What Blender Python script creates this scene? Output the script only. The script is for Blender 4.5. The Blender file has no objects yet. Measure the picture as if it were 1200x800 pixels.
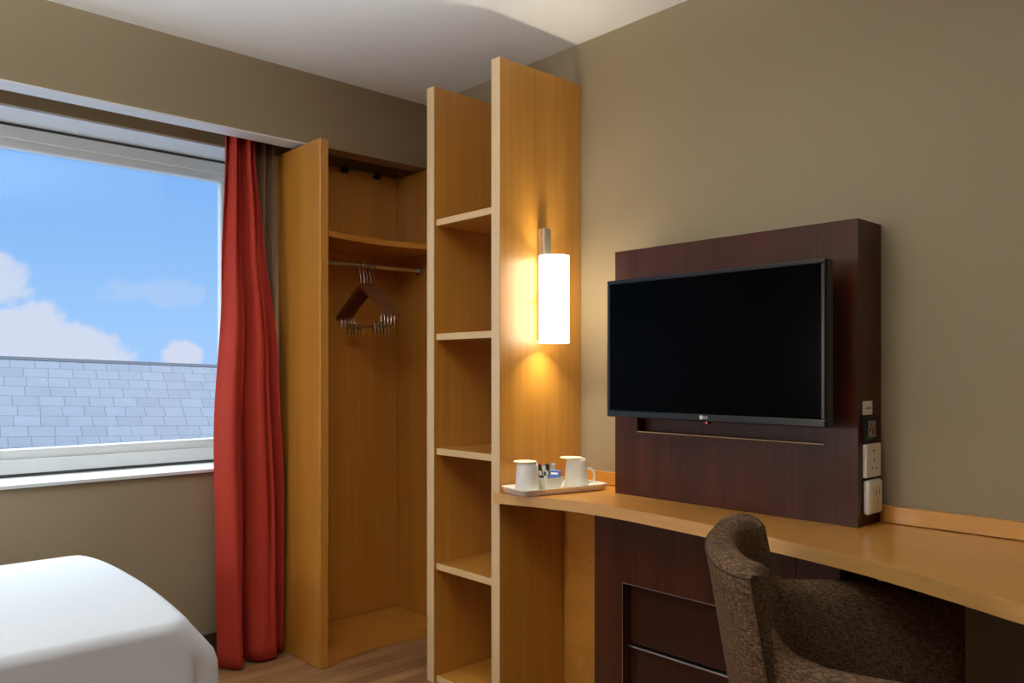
import bpy, bmesh, math, random
from mathutils import Vector, Matrix
random.seed(7)
C = bpy.context.scene.collection
U = 1.16                      # camera height, m
PI = math.pi

# ------------------------------------------------------------------ colour / materials
def lin(r, g, b):
    f = lambda c: (c/255/12.92) if c/255 <= 0.04045 else ((c/255+0.055)/1.055)**2.4
    return (f(r), f(g), f(b), 1.0)

def new_mat(name):
    m = bpy.data.materials.new(name); m.use_nodes = True
    nt = m.node_tree; nt.nodes.clear()
    out = nt.nodes.new('ShaderNodeOutputMaterial')
    b = nt.nodes.new('ShaderNodeBsdfPrincipled')
    nt.links.new(b.outputs[0], out.inputs[0])
    return m, nt, b

def N(nt, t, **kw):
    n = nt.nodes.new(t)
    for k, v in kw.items(): setattr(n, k, v)
    return n

def coords(nt, scale=(1, 1, 1), rot=(0, 0, 0), src='Object'):
    tc = N(nt, 'ShaderNodeTexCoord'); mp = N(nt, 'ShaderNodeMapping')
    mp.inputs['Scale'].default_value = scale; mp.inputs['Rotation'].default_value = rot
    nt.links.new(tc.outputs[src], mp.inputs[0])
    return mp.outputs[0]

def ramp(nt, fac, stops):
    r = N(nt, 'ShaderNodeValToRGB')
    el = r.color_ramp.elements
    while len(el) < len(stops): el.new(0.5)
    for e, (p, c) in zip(el, stops): e.position = p; e.color = c
    nt.links.new(fac, r.inputs[0]); return r.outputs[0]

def bump(nt, b, height, strength=0.1, dist=0.002):
    bp = N(nt, 'ShaderNodeBump'); bp.inputs['Strength'].default_value = strength
    bp.inputs['Distance'].default_value = dist
    nt.links.new(height, bp.inputs['Height']); nt.links.new(bp.outputs[0], b.inputs['Normal'])

def plain(name, rgb, rough=0.5, metal=0.0, noise=0.04, nscale=25, spec=0.5, bmp=0.0):
    m, nt, b = new_mat(name)
    n = N(nt, 'ShaderNodeTexNoise'); n.inputs['Scale'].default_value = nscale; n.inputs['Detail'].default_value = 4
    nt.links.new(coords(nt), n.inputs['Vector'])
    c = lin(*rgb)
    lo = tuple(max(0, x*(1-noise)) for x in c[:3])+(1,); hi = tuple(min(1, x*(1+noise)) for x in c[:3])+(1,)
    nt.links.new(ramp(nt, n.outputs['Fac'], [(0.3, lo), (0.7, hi)]), b.inputs['Base Color'])
    b.inputs['Roughness'].default_value = rough; b.inputs['Metallic'].default_value = metal
    b.inputs['Specular IOR Level'].default_value = spec
    if bmp: bump(nt, b, n.outputs['Fac'], bmp, 0.001)
    return m

def wood(name, dark, light, axis='z', rough=0.42, spec=0.6, fine=60, along=1.4):
    m, nt, b = new_mat(name)
    s = [fine, fine, fine]; s['xyz'.index(axis)] = along
    s2 = [7, 7, 7]; s2['xyz'.index(axis)] = 0.5
    n1 = N(nt, 'ShaderNodeTexNoise'); n1.inputs['Scale'].default_value = 1; n1.inputs['Detail'].default_value = 5
    n1.inputs['Roughness'].default_value = 0.6
    nt.links.new(coords(nt, s), n1.inputs['Vector'])
    n2 = N(nt, 'ShaderNodeTexNoise'); n2.inputs['Scale'].default_value = 1; n2.inputs['Detail'].default_value = 3
    n2.inputs['Distortion'].default_value = 0.6
    nt.links.new(coords(nt, s2), n2.inputs['Vector'])
    mx = N(nt, 'ShaderNodeMath', operation='MULTIPLY_ADD'); mx.inputs[1].default_value = 0.5
    nt.links.new(n1.outputs['Fac'], mx.inputs[0])
    h = N(nt, 'ShaderNodeMath', operation='MULTIPLY'); h.inputs[1].default_value = 0.5
    nt.links.new(n2.outputs['Fac'], h.inputs[0]); nt.links.new(h.outputs[0], mx.inputs[2])
    nt.links.new(ramp(nt, mx.outputs[0], [(0.32, lin(*dark)), (0.68, lin(*light))]), b.inputs['Base Color'])
    b.inputs['Roughness'].default_value = rough; b.inputs['Specular IOR Level'].default_value = spec
    if name.startswith('beech'):
        b.inputs['Coat Weight'].default_value = 0.8; b.inputs['Coat Roughness'].default_value = 0.34
    bump(nt, b, n1.outputs['Fac'], 0.05, 0.001)
    return m

M = {}
M['paint'] = plain('tan_wall_paint', (154, 137, 109), 0.8, noise=0.02, nscale=200, spec=0.25, bmp=0.05)
M['ceiling'] = plain('white_ceiling_paint', (232, 230, 226), 0.85, noise=0.015, nscale=120, spec=0.2)
M['white_trim'] = plain('white_trim_paint', (226, 228, 228), 0.45, noise=0.015)
M['upvc'] = plain('white_window_frame', (222, 226, 226), 0.35, noise=0.01)
M['seal'] = plain('dark_rubber_seal', (84, 88, 88), 0.6)
M['beech_z'] = wood('beech_veneer_upright', (184, 121, 36), (210, 148, 58), 'z')
M['beech_x'] = wood('beech_veneer_cross', (190, 124, 38), (216, 152, 62), 'x')
M['beech_y'] = wood('beech_veneer_long', (192, 127, 44), (218, 154, 66), 'y', rough=0.33)
M['beech_edge'] = wood('pale_beech_lipping', (222, 184, 132), (236, 204, 158), 'z')
M['beech_edge_y'] = wood('pale_beech_lipping_long', (218, 176, 118), (232, 196, 144), 'y')
M['beech_lip'] = wood('beech_lipping_desk', (204, 146, 74), (222, 168, 94), 'y')
M['wenge'] = wood('dark_wenge_veneer', (50, 20, 9), (86, 42, 22), 'z', rough=0.32, spec=.3, fine=110, along=3)
M['wenge_dark'] = wood('dark_wenge_drawer_front', (42, 18, 11), (64, 31, 20), 'z', rough=0.3, spec=.3, fine=110, along=3)
M['metal'] = plain('satin_steel', (196, 196, 192), 0.32, 1.0, noise=0.02)
M['chrome'] = plain('bright_chrome', (215, 215, 215), 0.15, 1.0, noise=0.02)
M['alu'] = plain('aluminium_edge', (190, 190, 190), 0.3, 1.0)
M['black_gloss'] = plain('black_glossy_plastic', (10, 10, 11), 0.28, noise=0.1)
M['bezel_side'] = plain('dark_blue_grey_plastic', (34, 37, 46), 0.35, noise=0.1)
M['screen'] = plain('black_screen_glass', (2, 2, 2), 0.20, noise=0.1, spec=0.03)
M['black_matt'] = plain('black_matt_plastic', (16, 16, 16), 0.6)
M['white_plastic'] = plain('white_plastic', (236, 232, 222), 0.35, noise=0.01)
M['cream_plastic'] = plain('cream_plastic', (228, 220, 200), 0.35, noise=0.01)
M['grey_plastic'] = plain('grey_plastic', (140, 135, 122), 0.45)
M['ceramic'] = plain('white_ceramic', (240, 236, 226), 0.14, noise=0.01)
M['card'] = plain('cream_card', (240, 226, 196), 0.7, noise=0.02)
M['frost'] = plain('frosted_white_dish', (228, 226, 212), 0.25, noise=0.03)
M['s_black'] = plain('black_sachet_foil', (26, 20, 22), 0.35)
M['s_red'] = plain('red_sachet_foil', (200, 40, 40), 0.35)
M['s_white'] = plain('white_sachet_paper', (232, 232, 230), 0.5)
M['s_blue'] = plain('blue_sachet_foil', (40, 70, 150), 0.35)
M['s_navy'] = plain('navy_sachet_foil', (36, 46, 90), 0.35)
M['hanger_wood'] = wood('brown_hanger_wood', (100, 54, 26), (138, 80, 42), 'y', rough=0.35)
M['skirt'] = wood('dark_brown_skirting', (58, 40, 28), (74, 52, 38), 'x', rough=0.45)
M['linen'] = plain('white_duvet_cotton', (218, 220, 224), 0.9, noise=0.01, nscale=400, spec=0.15, bmp=0.06)
M['taupe'] = plain('taupe_lining_cloth', (138, 110, 86), 0.9, nscale=300, noise=0.08, spec=0.1)
M['leg_dark'] = wood('dark_stained_leg', (40, 24, 16), (58, 34, 24), 'z')
M['bedbase'] = plain('grey_bed_base_cloth', (92, 86, 80), 0.95, spec=0.1)
M['render_wall'] = plain('pale_render', (190, 186, 178), 0.9)

def make_red():
    m, nt, b = new_mat('red_curtain_cloth')
    w = N(nt, 'ShaderNodeTexNoise'); w.inputs['Scale'].default_value = 1; w.inputs['Detail'].default_value = 3
    nt.links.new(coords(nt, (500, 500, 180)), w.inputs['Vector'])
    nt.links.new(ramp(nt, w.outputs['Fac'], [(0.3, lin(172, 50, 36)), (0.7, lin(194, 66, 48))]), b.inputs['Base Color'])
    b.inputs['Roughness'].default_value = 0.7; b.inputs['Specular IOR Level'].default_value = 0.25
    b.inputs['Sheen Weight'].default_value = 0.25; b.inputs['Sheen Roughness'].default_value = 0.4; b.inputs['Sheen Tint'].default_value = lin(230, 120, 110)
    bump(nt, b, w.outputs['Fac'], 0.1, 0.0006)
    return m
M['red'] = make_red()

def make_fabric():
    m, nt, b = new_mat('brown_chenille_upholstery')
    n1 = N(nt, 'ShaderNodeTexNoise'); n1.inputs['Scale'].default_value = 1; n1.inputs['Detail'].default_value = 4
    n1.inputs['Roughness'].default_value = 0.7
    nt.links.new(coords(nt, (460, 460, 100)), n1.inputs['Vector'])
    n2 = N(nt, 'ShaderNodeTexNoise'); n2.inputs['Scale'].default_value = 1; n2.inputs['Detail'].default_value = 4
    nt.links.new(coords(nt, (90, 90, 420)), n2.inputs['Vector'])
    a = N(nt, 'ShaderNodeMath', operation='ADD')
    nt.links.new(n1.outputs['Fac'], a.inputs[0]); nt.links.new(n2.outputs['Fac'], a.inputs[1])
    h = N(nt, 'ShaderNodeMath', operation='MULTIPLY'); h.inputs[1].default_value = 0.5
    nt.links.new(a.outputs[0], h.inputs[0])
    nt.links.new(ramp(nt, h.outputs[0], [(0.36, lin(52, 36, 25)), (0.5, lin(92, 69, 50)), (0.64, lin(136, 107, 80))]), b.inputs['Base Color'])
    b.inputs['Roughness'].default_value = 0.95; b.inputs['Specular IOR Level'].default_value = 0.1
    b.inputs['Sheen Weight'].default_value = 0.0
    bump(nt, b, h.outputs[0], 0.35, 0.002)
    return m
M['fabric'] = make_fabric()
M['piping'] = plain('dark_piping', (70, 56, 43), 0.9, spec=0.1)

def make_floor():
    m, nt, b = new_mat('brown_laminate_planks')
    co = coords(nt)
    br = N(nt, 'ShaderNodeTexBrick'); br.offset = 0.37; br.offset_frequency = 2
    br.inputs['Color1'].default_value = (0.15, 0.15, 0.15, 1); br.inputs['Color2'].default_value = (0.85, 0.85, 0.85, 1)
    br.inputs['Mortar'].default_value = (0.0, 0.0, 0.0, 1)
    br.inputs['Scale'].default_value = 1; br.inputs['Mortar Size'].default_value = 0.0012
    br.inputs['Brick Width'].default_value = 0.62; br.inputs['Row Height'].default_value = 0.066
    nt.links.new(co, br.inputs['Vector'])
    n = N(nt, 'ShaderNodeTexNoise'); n.inputs['Scale'].default_value = 1; n.inputs['Detail'].default_value = 5
    nt.links.new(coords(nt, (3, 60, 1)), n.inputs['Vector'])
    mx = N(nt, 'ShaderNodeMix', data_type='RGBA'); mx.inputs[0].default_value = 0.45
    nt.links.new(br.outputs['Color'], mx.inputs[6]); nt.links.new(n.outputs['Fac'], mx.inputs[7])
    nt.links.new(ramp(nt, mx.outputs[2], [(0.1, lin(84, 56, 34)), (0.35, lin(132, 92, 58)), (0.75, lin(186, 138, 94))]), b.inputs['Base Color'])
    b.inputs['Roughness'].default_value = 0.38; b.inputs['Specular IOR Level'].default_value = 0.4
    return m
M['floor'] = make_floor()

def make_slate():
    m, nt, b = new_mat('blue_grey_roof_slates')
    n0 = N(nt, 'ShaderNodeTexNoise'); n0.inputs['Scale'].default_value = 1.5
    co = coords(nt)
    nt.links.new(co, n0.inputs['Vector'])
    ad = N(nt, 'ShaderNodeMix', data_type='VECTOR'); ad.inputs[0].default_value = 0.015
    nt.links.new(co, ad.inputs[4]); nt.links.new(n0.outputs['Color'], ad.inputs[5])
    br = N(nt, 'ShaderNodeTexBrick'); br.offset = 0.5; br.squash = 0.85; br.squash_frequency = 3
    br.inputs['Color1'].default_value = lin(68, 73, 90); br.inputs['Color2'].default_value = lin(76, 81, 97)
    br.inputs['Mortar'].default_value = lin(34, 40, 62)
    br.inputs['Scale'].default_value = 1; br.inputs['Mortar Size'].default_value = 0.0045
    br.inputs['Mortar Smooth'].default_value = 0.2
    br.inputs['Brick Width'].default_value = 0.25; br.inputs['Row Height'].default_value = 0.168
    nt.links.new(ad.outputs[1], br.inputs['Vector'])
    n = N(nt, 'ShaderNodeTexNoise'); n.inputs['Scale'].default_value = 6; n.inputs['Detail'].default_value = 6
    nt.links.new(co, n.inputs['Vector'])
    mx = N(nt, 'ShaderNodeMix', data_type='RGBA', blend_type='MULTIPLY'); mx.inputs[0].default_value = 0.35
    nt.links.new(br.outputs['Color'], mx.inputs[6])
    nt.links.new(ramp(nt, n.outputs['Fac'], [(0.25, (0.6, 0.62, 0.7, 1)), (0.7, (1, 1, 1, 1))]), mx.inputs[7])
    nt.links.new(mx.outputs[2], b.inputs['Base Color'])
    b.inputs['Roughness'].default_value = 0.6
    return m
M['slate'] = make_slate()
M['lead'] = plain('dark_ridge_lead', (26, 32, 48), 0.7)

def make_glass():
    m = bpy.data.materials.new('clear_window_glass'); m.use_nodes = True
    nt = m.node_tree; nt.nodes.clear()
    o = N(nt, 'ShaderNodeOutputMaterial'); t = N(nt, 'ShaderNodeBsdfTransparent'); g = N(nt, 'ShaderNodeBsdfGlossy')
    g.inputs['Roughness'].default_value = 0.02
    t.inputs[0].default_value = (0.97, 0.985, 0.98, 1)
    mx = N(nt, 'ShaderNodeMixShader'); mx.inputs[0].default_value = 0.03
    nt.links.new(t.outputs[0], mx.inputs[1]); nt.links.new(g.outputs[0], mx.inputs[2]); nt.links.new(mx.outputs[0], o.inputs[0])
    return m
M['glass'] = make_glass()

def emit(name, col, strength, translucent=None):
    m = bpy.data.materials.new(name); m.use_nodes = True
    nt = m.node_tree; nt.nodes.clear()
    o = N(nt, 'ShaderNodeOutputMaterial'); e = N(nt, 'ShaderNodeEmission')
    e.inputs[0].default_value = col; e.inputs[1].default_value = strength
    if translucent is None:
        nt.links.new(e.outputs[0], o.inputs[0])
    else:
        t = N(nt, 'ShaderNodeBsdfTranslucent'); t.inputs[0].default_value = translucent
        d = N(nt, 'ShaderNodeBsdfDiffuse'); d.inputs[0].default_value = translucent
        mx = N(nt, 'ShaderNodeMixShader'); mx.inputs[0].default_value = 0.5
        nt.links.new(t.outputs[0], mx.inputs[1]); nt.links.new(d.outputs[0], mx.inputs[2])
        ad = N(nt, 'ShaderNodeAddShader')
        nt.links.new(mx.outputs[0], ad.inputs[0]); nt.links.new(e.outputs[0], ad.inputs[1])
        nt.links.new(ad.outputs[0], o.inputs[0])
    return m
M['shade'] = emit('glowing_opal_glass_shade', (1.0, 0.90, 0.68, 1), 8.6)
M['bulb'] = emit('lit_bulb', (1.0, 0.75, 0.42, 1), 6.0)
M['led'] = emit('red_standby_light', (1.0, 0.05, 0.05, 1), 2.5)
M['logo'] = plain('pale_logo_print', (215, 215, 215), 0.4)

# ------------------------------------------------------------------ geometry helpers
class MB:
    def __init__(s): s.bm = bmesh.new()
    def box(s, x0, x1, y0, y1, z0, z1, bev=0.0015, seg=1):
        r = bmesh.ops.create_cube(s.bm, size=1.0)
        for v in r['verts']:
            v.co = Vector(((x0+x1)/2+v.co.x*(x1-x0), (y0+y1)/2+v.co.y*(y1-y0), (z0+z1)/2+v.co.z*(z1-z0)))
        if bev:
            es = list({e for v in r['verts'] for e in v.link_edges})
            bmesh.ops.bevel(s.bm, geom=es, offset=bev, segments=seg, affect='EDGES', profile=0.5, clamp_overlap=True)
        return s
    def obox(s, mat, sx, sy, sz, bev=0.001, seg=1):          # oriented box by matrix
        r = bmesh.ops.create_cube(s.bm, size=1.0)
        for v in r['verts']: v.co = mat @ Vector((v.co.x*sx, v.co.y*sy, v.co.z*sz))
        if bev:
            es = list({e for v in r['verts'] for e in v.link_edges})
            bmesh.ops.bevel(s.bm, geom=es, offset=bev, segments=seg, affect='EDGES', profile=0.5, clamp_overlap=True)
        return s
    def prism(s, pts, z0, z1, bev=0.0015):
        bot = [s.bm.verts.new((x, y, z0)) for x, y in pts]; top = [s.bm.verts.new((x, y, z1)) for x, y in pts]
        n = len(pts); fs = []
        fb = s.bm.faces.new(bot[::-1]); ft = s.bm.faces.new(top)
        for i in range(n): fs.append(s.bm.faces.new((bot[i], bot[(i+1) % n], top[(i+1) % n], top[i])))
        if bev:
            es = list(set(ft.edges) | set(fb.edges))
            bmesh.ops.bevel(s.bm, geom=es, offset=bev, segments=1, affect='EDGES', clamp_overlap=True)
        return s
    def loft(s, rings, caps=True, closed=True):
        R = [[s.bm.verts.new(p) for p in ring] for ring in rings]
        for a, b in zip(R[:-1], R[1:]):
            n = len(a); rng = range(n) if closed else range(n-1)
            for i in rng: s.bm.faces.new((a[i], a[(i+1) % n], b[(i+1) % n], b[i]))
        if caps and closed:
            s.bm.faces.new(R[0][::-1]); s.bm.faces.new(R[-1])
        return s
    def tube(s, path, r, n=10, caps=True):
        path = [Vector(p) for p in path]; rings = []
        rad = r if isinstance(r, (list, tuple)) else [r]*len(path)
        t0 = (path[1]-path[0]).normalized()
        up = Vector((0, 0, 1)) if abs(t0.z) < 0.9 else Vector((1, 0, 0))
        nrm = (up - t0*up.dot(t0)).normalized()
        for i, p in enumerate(path):
            a = path[max(i-1, 0)]; b = path[min(i+1, len(path)-1)]
            t = (b-a).normalized()
            nrm = (nrm - t*nrm.dot(t)).normalized(); bn = t.cross(nrm)
            rings.append([p + (nrm*math.cos(2*PI*k/n)+bn*math.sin(2*PI*k/n))*rad[i] for k in range(n)])
        return s.loft(rings, caps)
    def lathe(s, prof, c, n=40, closed_profile=False):
        rings = [[Vector((c[0]+r*math.cos(2*PI*k/n), c[1]+r*math.sin(2*PI*k/n), c[2]+z)) for k in range(n)] for r, z in prof]
        if closed_profile: rings.append(None)
        R = []
        for ring in rings:
            R.append([s.bm.verts.new(p) for p in ring] if ring is not None else R[0])
        for a, b in zip(R[:-1], R[1:]):
            for i in range(n): s.bm.faces.new((a[i], a[(i+1) % n], b[(i+1) % n], b[i]))
        if not closed_profile:
            if prof[0][0] > 1e-6: s.bm.faces.new(R[0][::-1])
            if prof[-1][0] > 1e-6: s.bm.faces.new(R[-1])
        return s
    def build(s, name, mat, parent=None, smooth=False, origin=None, label=None, angle=40):
        org = Vector(origin) if origin is not None else (parent.location.copy() if parent and parent.parent is None else Vector((0, 0, 0)))
        if parent is not None and parent.parent is not None:
            org = parent.location + parent.parent.location
        elif parent is not None:
            org = parent.location.copy()
        bmesh.ops.remove_doubles(s.bm, verts=s.bm.verts, dist=1e-6)
        bmesh.ops.recalc_face_normals(s.bm, faces=s.bm.faces)
        me = bpy.data.meshes.new(name)
        for v in s.bm.verts: v.co -= org
        if smooth:
            for f in s.bm.faces: f.smooth = True
            for e in s.bm.edges:
                if len(e.link_faces) == 2 and e.calc_face_angle(0) > math.radians(angle): e.smooth = False
        s.bm.to_mesh(me); s.bm.free()
        me.materials.append(mat)
        o = bpy.data.objects.new(name, me); C.objects.link(o)
        if parent is not None: o.parent = parent
        else: o.location = org
        if label: o['label'] = label
        return o

def tag(o, label, cat, group=None):
    o['label'] = label; o['category'] = cat
    if group: o['group'] = group
    return o
def thing(name, loc, label, cat, group=None):
    o = bpy.data.objects.new(name, None); C.objects.link(o); o.location = loc
    o.empty_display_size = 0.05
    return tag(o, label, cat, group)
def struct(o): o['kind'] = 'structure'; return o
def copy_tree(o, parent=None):
    c = o.copy(); C.objects.link(c)
    if parent is not None: c.parent = parent
    for ch in list(o.children): copy_tree(ch, c)
    return c
def smoothstep(a, b, x):
    t = min(1, max(0, (x-a)/(b-a))); return t*t*(3-2*t)
def interp(pts, x):
    for (a, va), (b, vb) in zip(pts[:-1], pts[1:]):
        if x <= b: return va+(vb-va)*smoothstep(a, b, x) if x > a else va
    return pts[-1][1]
def catmull(pts, n=8):
    P = [Vector(p) for p in pts]; P = [P[0]*2-P[1]]+P+[P[-1]*2-P[-2]]; out = []
    for i in range(1, len(P)-2):
        for k in range(n):
            t = k/n; a, b, c, d = P[i-1], P[i], P[i+1], P[i+2]
            out.append(0.5*((2*b)+(c-a)*t+(2*a-5*b+4*c-d)*t*t+(3*b-a-3*c+d)*t**3))
    out.append(P[-2]); return out

# ------------------------------------------------------------------ room shell
XW, YW, ZC = 2.210, 3.217, 2.375      # TV wall, window wall, ceiling
XL, YB = -1.75, -2.3                  # far side wall (bed head) and wall behind the camera
WX0, WX1, WZ0, WZ1 = -1.25, 1.53, 0.770, 2.072    # window opening
YF = 3.414                            # window frame face
struct(MB().box(XL-.2, XW+.2, YB-.2, YW+.3, -0.15, 0, 0).build('floor', M['floor']))
struct(MB().box(XL-.2, XW+.2, YB-.2, YW+.3, ZC, ZC+.15, 0).build('ceiling', M['ceiling']))
struct(MB().box(XW, XW+.2, YB-.2, YW+.3, 0, ZC, 0).build('wall_right', M['paint']))
struct(MB().box(XL-.2, XL, YB-.2, YW+.3, 0, ZC, 0).build('wall_side', M['paint']))
struct(MB().box(XL, XW, YB-.2, YB, 0, ZC, 0).build('wall_back', M['paint']))
w = MB().box(XL, WX0, YW, YW+.3, 0, ZC, 0).box(WX1, XW, YW, YW+.3, 0, ZC, 0)
w.box(WX0, WX1, YW, YW+.3, 0, WZ0-.016, 0).box(WX0, WX1, YW, YW+.3, WZ1+.008, ZC, 0)
struct(w.build('wall_left', M['paint']))
# curtain pelmet: a boxed-down bulkhead with a white underside
struct(MB().box(XL, XW, 2.973, 3.064, 2.086, ZC, 0).build('wall_bulkhead', M['paint']))
struct(MB().box(XL, 1.66, 2.971, 3.064, 2.080, 2.086, 0).build('trim_1', M['white_trim']))
# window reveal lining + sill + frame
win = bpy.data.objects.new('window_1', None); C.objects.link(win); win.location = (0.1, YF, WZ0); win['kind'] = 'structure'
MB().box(WX0, WX1, YW+.001, YF+.08, WZ1, WZ1+.008, 0).box(WX1-.008, WX1, YW+.001, YF+.08, WZ0, WZ1, 0).box(WX0, WX0+.008, YW+.001, YF+.08, WZ0, WZ1, 0)\
    .build('reveal_lining', M['white_trim'], win)
MB().box(WX0-.03, WX1+.0, 3.192, YF+.08, WZ0-.014, WZ0, .003, 2).build('window_sill', M['white_trim'], win)
fx0, fx1, fz0, fz1 = WX0+.008, WX1-.008, WZ0+.012, WZ1-.012
GX1, GZ0, GZ1 = 1.445, 0.869, 1.985
def rect_frame(mb, x0, x1, z0, z1, wl, wr, wb, wt, y0, y1, bev=.003):
    mb.box(x0, x1, y0, y1, z1-wt, z1, bev, 2); mb.box(x0, x1, y0, y1, z0, z0+wb, bev, 2)
    mb.box(x0, x0+wl, y0, y1, z0+wb, z1-wt, bev, 2); mb.box(x1-wr, x1, y0, y1, z0+wb, z1-wt, bev, 2)
    return mb
rect_frame(MB(), fx0, fx1, fz0, fz1, .05, .05, .052, .046, YF, YF+.07).build('outer_frame', M['upvc'], win)
rect_frame(MB(), fx0+.046, fx1-.046, fz0+.048, fz1-.042, .04, .036, .042, .036, YF+.014, YF+.056, .006).build('sash', M['upvc'], win)
rect_frame(MB(), fx0-.004, fx1+.004, fz0-.012, fz1+.012, .01, .01, .013, .013, YF+.012, YF+.05, 0).build('frame_gasket', M['seal'], win)
rect_frame(MB(), fx0+.084, GX1-.0+.004, GZ0-.003, GZ1+.004, .005, .006, .005, .006, YF+.024, YF+.036, 0).build('glazing_gasket', M['seal'], win)
MB().box(fx0+.07, GX1+.012, YF+.028, YF+.034, GZ0-.012, GZ1+.012, 0).build('pane', M['glass'], win)
struct(MB().box(XL, 1.565, YW-.014, YW, 0, .105, .003).build('baseboard_left', M['skirt']))
struct(MB().box(XW-.014, XW, YB, 0.90, 0, .105, .003).build('baseboard_right', M['skirt']))

# ------------------------------------------------------------------ wardrobe in the corner
wd = thing('wardrobe', (1.9, 3.0, 0), 'open beech corner wardrobe with curved shelf and a hanging rail, right of the red curtain', 'wardrobe')
MB().box(1.571, 1.608, 2.806, YW-.002, .002, 2.068, .002).build('side_panel', M['beech_z'], wd)
MB().box(1.609, 2.188, 3.184, 3.202, .05, 2.074, .001).build('back_panel', M['beech_z'], wd)
MB().box(2.189, 2.208, 2.447, 3.202, .002, 2.074, .001).build('end_panel', M['beech_z'], wd)
def arc_shelf(z0, z1, bow, yf=2.806, yend=2.79):
    pts = []
    for i in range(25):
        t = i/24; x = 1.609+t*(2.188-1.609)
        pts.append((x, yf+(yend-yf)*t+bow*4*t*(1-t)))
    pts += [(2.188, 3.183), (1.609, 3.183)]
    return pts, z0, z1
p, a, b = arc_shelf(.002, .05, .066); MB().prism(p, a, b).build('base', M['beech_x'], wd)
p, a, b = arc_shelf(1.690, 1.713, .06); MB().prism(p, a, b).build('hat_shelf', M['beech_x'], wd)
RY, RZ = 2.993, 1.618
rail = MB().tube([(1.609, RY, RZ), (1.9, RY, RZ), (2.188, RY, RZ)], .0115, 14).build('hanging_rail', M['metal'], wd, True)
MB().tube([(2.170, RY, RZ), (2.188, RY, RZ)], .021, 16).build('rail_socket', M['chrome'], rail, True)
MB().tube([(1.609, RY, RZ), (1.622, RY, RZ)], .021, 16).build('rail_socket', M['chrome'], rail, True)

# curtain track that runs inside the pelmet and over the wardrobe
tr = thing('curtain_track', (1.3, 3.13, 2.2), 'grey metal curtain track hidden up inside the pelmet above the red curtain', 'curtain track')
MB().box(-1.6, 1.55, 3.118, 3.142, 2.150, 2.164, .002).build('track_rail', M['metal'], tr)
for x in (-1.2, -.2, .8, 1.5):
    MB().box(x-.012, x+.012, 3.118, 3.214, 2.165, 2.18, .002).build('track_bracket', M['black_matt'], tr)
fx = MB().box(1.915, 2.055, 3.166, 3.183, 2.064, 2.078, .002).build('fixing_rail', M['metal'], wd, label='grey metal fixing bar')
for x in (1.900, 2.070):
    MB().box(x-.014, x+.014, 3.160, 3.183, 2.052, 2.078, .002).build('fixing_bracket', M['black_matt'], wd, label='dark bracket')

# ------------------------------------------------------------------ coat hangers
def make_hanger():
    h = thing('coat_hanger', (1.872, RY, RZ), '', 'coat hanger', 'wooden hangers on the wardrobe rail')
    x, y, z = h.location
    R = .0165
    path = [(x, y-R*math.cos(a)*1.0, z+R*math.sin(a)) for a in [math.radians(d) for d in range(-40, 181, 15)]]
    path = [Vector(q) for q in path][::-1]
    # stem from the top of the neck up to the hook
    path = path[::-1]
    path.append(Vector((x, y+R*.8, z-.02))); path.append(Vector((x, y+.002, z-.045))); path.append(Vector((x, y, z-.100)))
    MB().tube(path, .0019, 8).build('hook', M['chrome'], h, True)
    rings = []
    L = .185
    for i in range(25):
        t = -1+2*i/24; yy = t*L; a = abs(t)
        zc = z-.094-.125*a**1.25-.0; hh = .017-.006*a; th = .0052
        if a < .08: zc += .003
        rings.append([(x+th*math.cos(q), y+yy, zc+hh*math.sin(q)) for q in [2*PI*k/12 for k in range(12)]])
    MB().loft(rings).build('yoke', M['hanger_wood'], h, True, angle=60)
    zb = z-.262
    bar = MB().tube([(x, y-.15, z-.215), (x, y-.15, zb), (x, y, zb), (x, y+.15, zb), (x, y+.15, z-.215)], .0022, 8).build('trouser_bar', M['chrome'], h, True, angle=60)
    for yy in (-.10, .10):
        MB().box(x-.005, x+.005, y+yy-.010, y+yy+.011, zb-.034, zb+.010, .003).box(x-.007, x+.007, y+yy-.007, y+yy+.008, zb-.012, zb+.016, .003).build('clip', M['chrome'], h)
    return h
h0 = make_hanger()
labs = ['first wooden coat hanger on the rail, nearest the tall side panel', 'second wooden coat hanger from the left on the rail',
        'middle one of the five wooden coat hangers on the rail', 'fourth wooden coat hanger from the left on the rail',
        'last wooden coat hanger on the rail, nearest the bookcase']
hangers = [h0]+[copy_tree(h0) for _ in range(4)]
for i, h in enumerate(hangers):
    h.location = (1.872+.0165*i, RY, RZ-.0022); h['label'] = labs[i]
    h.rotation_euler = (0, 0, math.radians(2))

# ------------------------------------------------------------------ bookcase
bc = thing('bookcase', (2.0, 2.23, 0), 'tall open beech bookcase with five empty shelves, between wardrobe and desk', 'bookcase')
def side(y0, y1, x0):
    o = MB().box(x0, XW-.001, y0, y1, .002, 2.220, .0015).build('side_panel', M['beech_z'], bc)
    MB().box(x0-.0025, x0, y0, y1, .002, 2.220, .001).build('edge_strip', M['beech_edge'], o, label='paler front edge lipping')
side(2.023, 2.065, 1.808); side(2.399, 2.441, 1.816)
for z in (1.7255, 1.300, .8747, .4466, .028):
    o = MB().box(1.828, XW-.002, 2.066, 2.398, z-.024, z, .001).build('shelf', M['beech_y'], bc)
    MB().box(1.8255, 1.828, 2.066, 2.398, z-.024, z, .0008).build('edge_strip', M['beech_edge_y'], o, label='paler front edge lipping')

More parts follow.
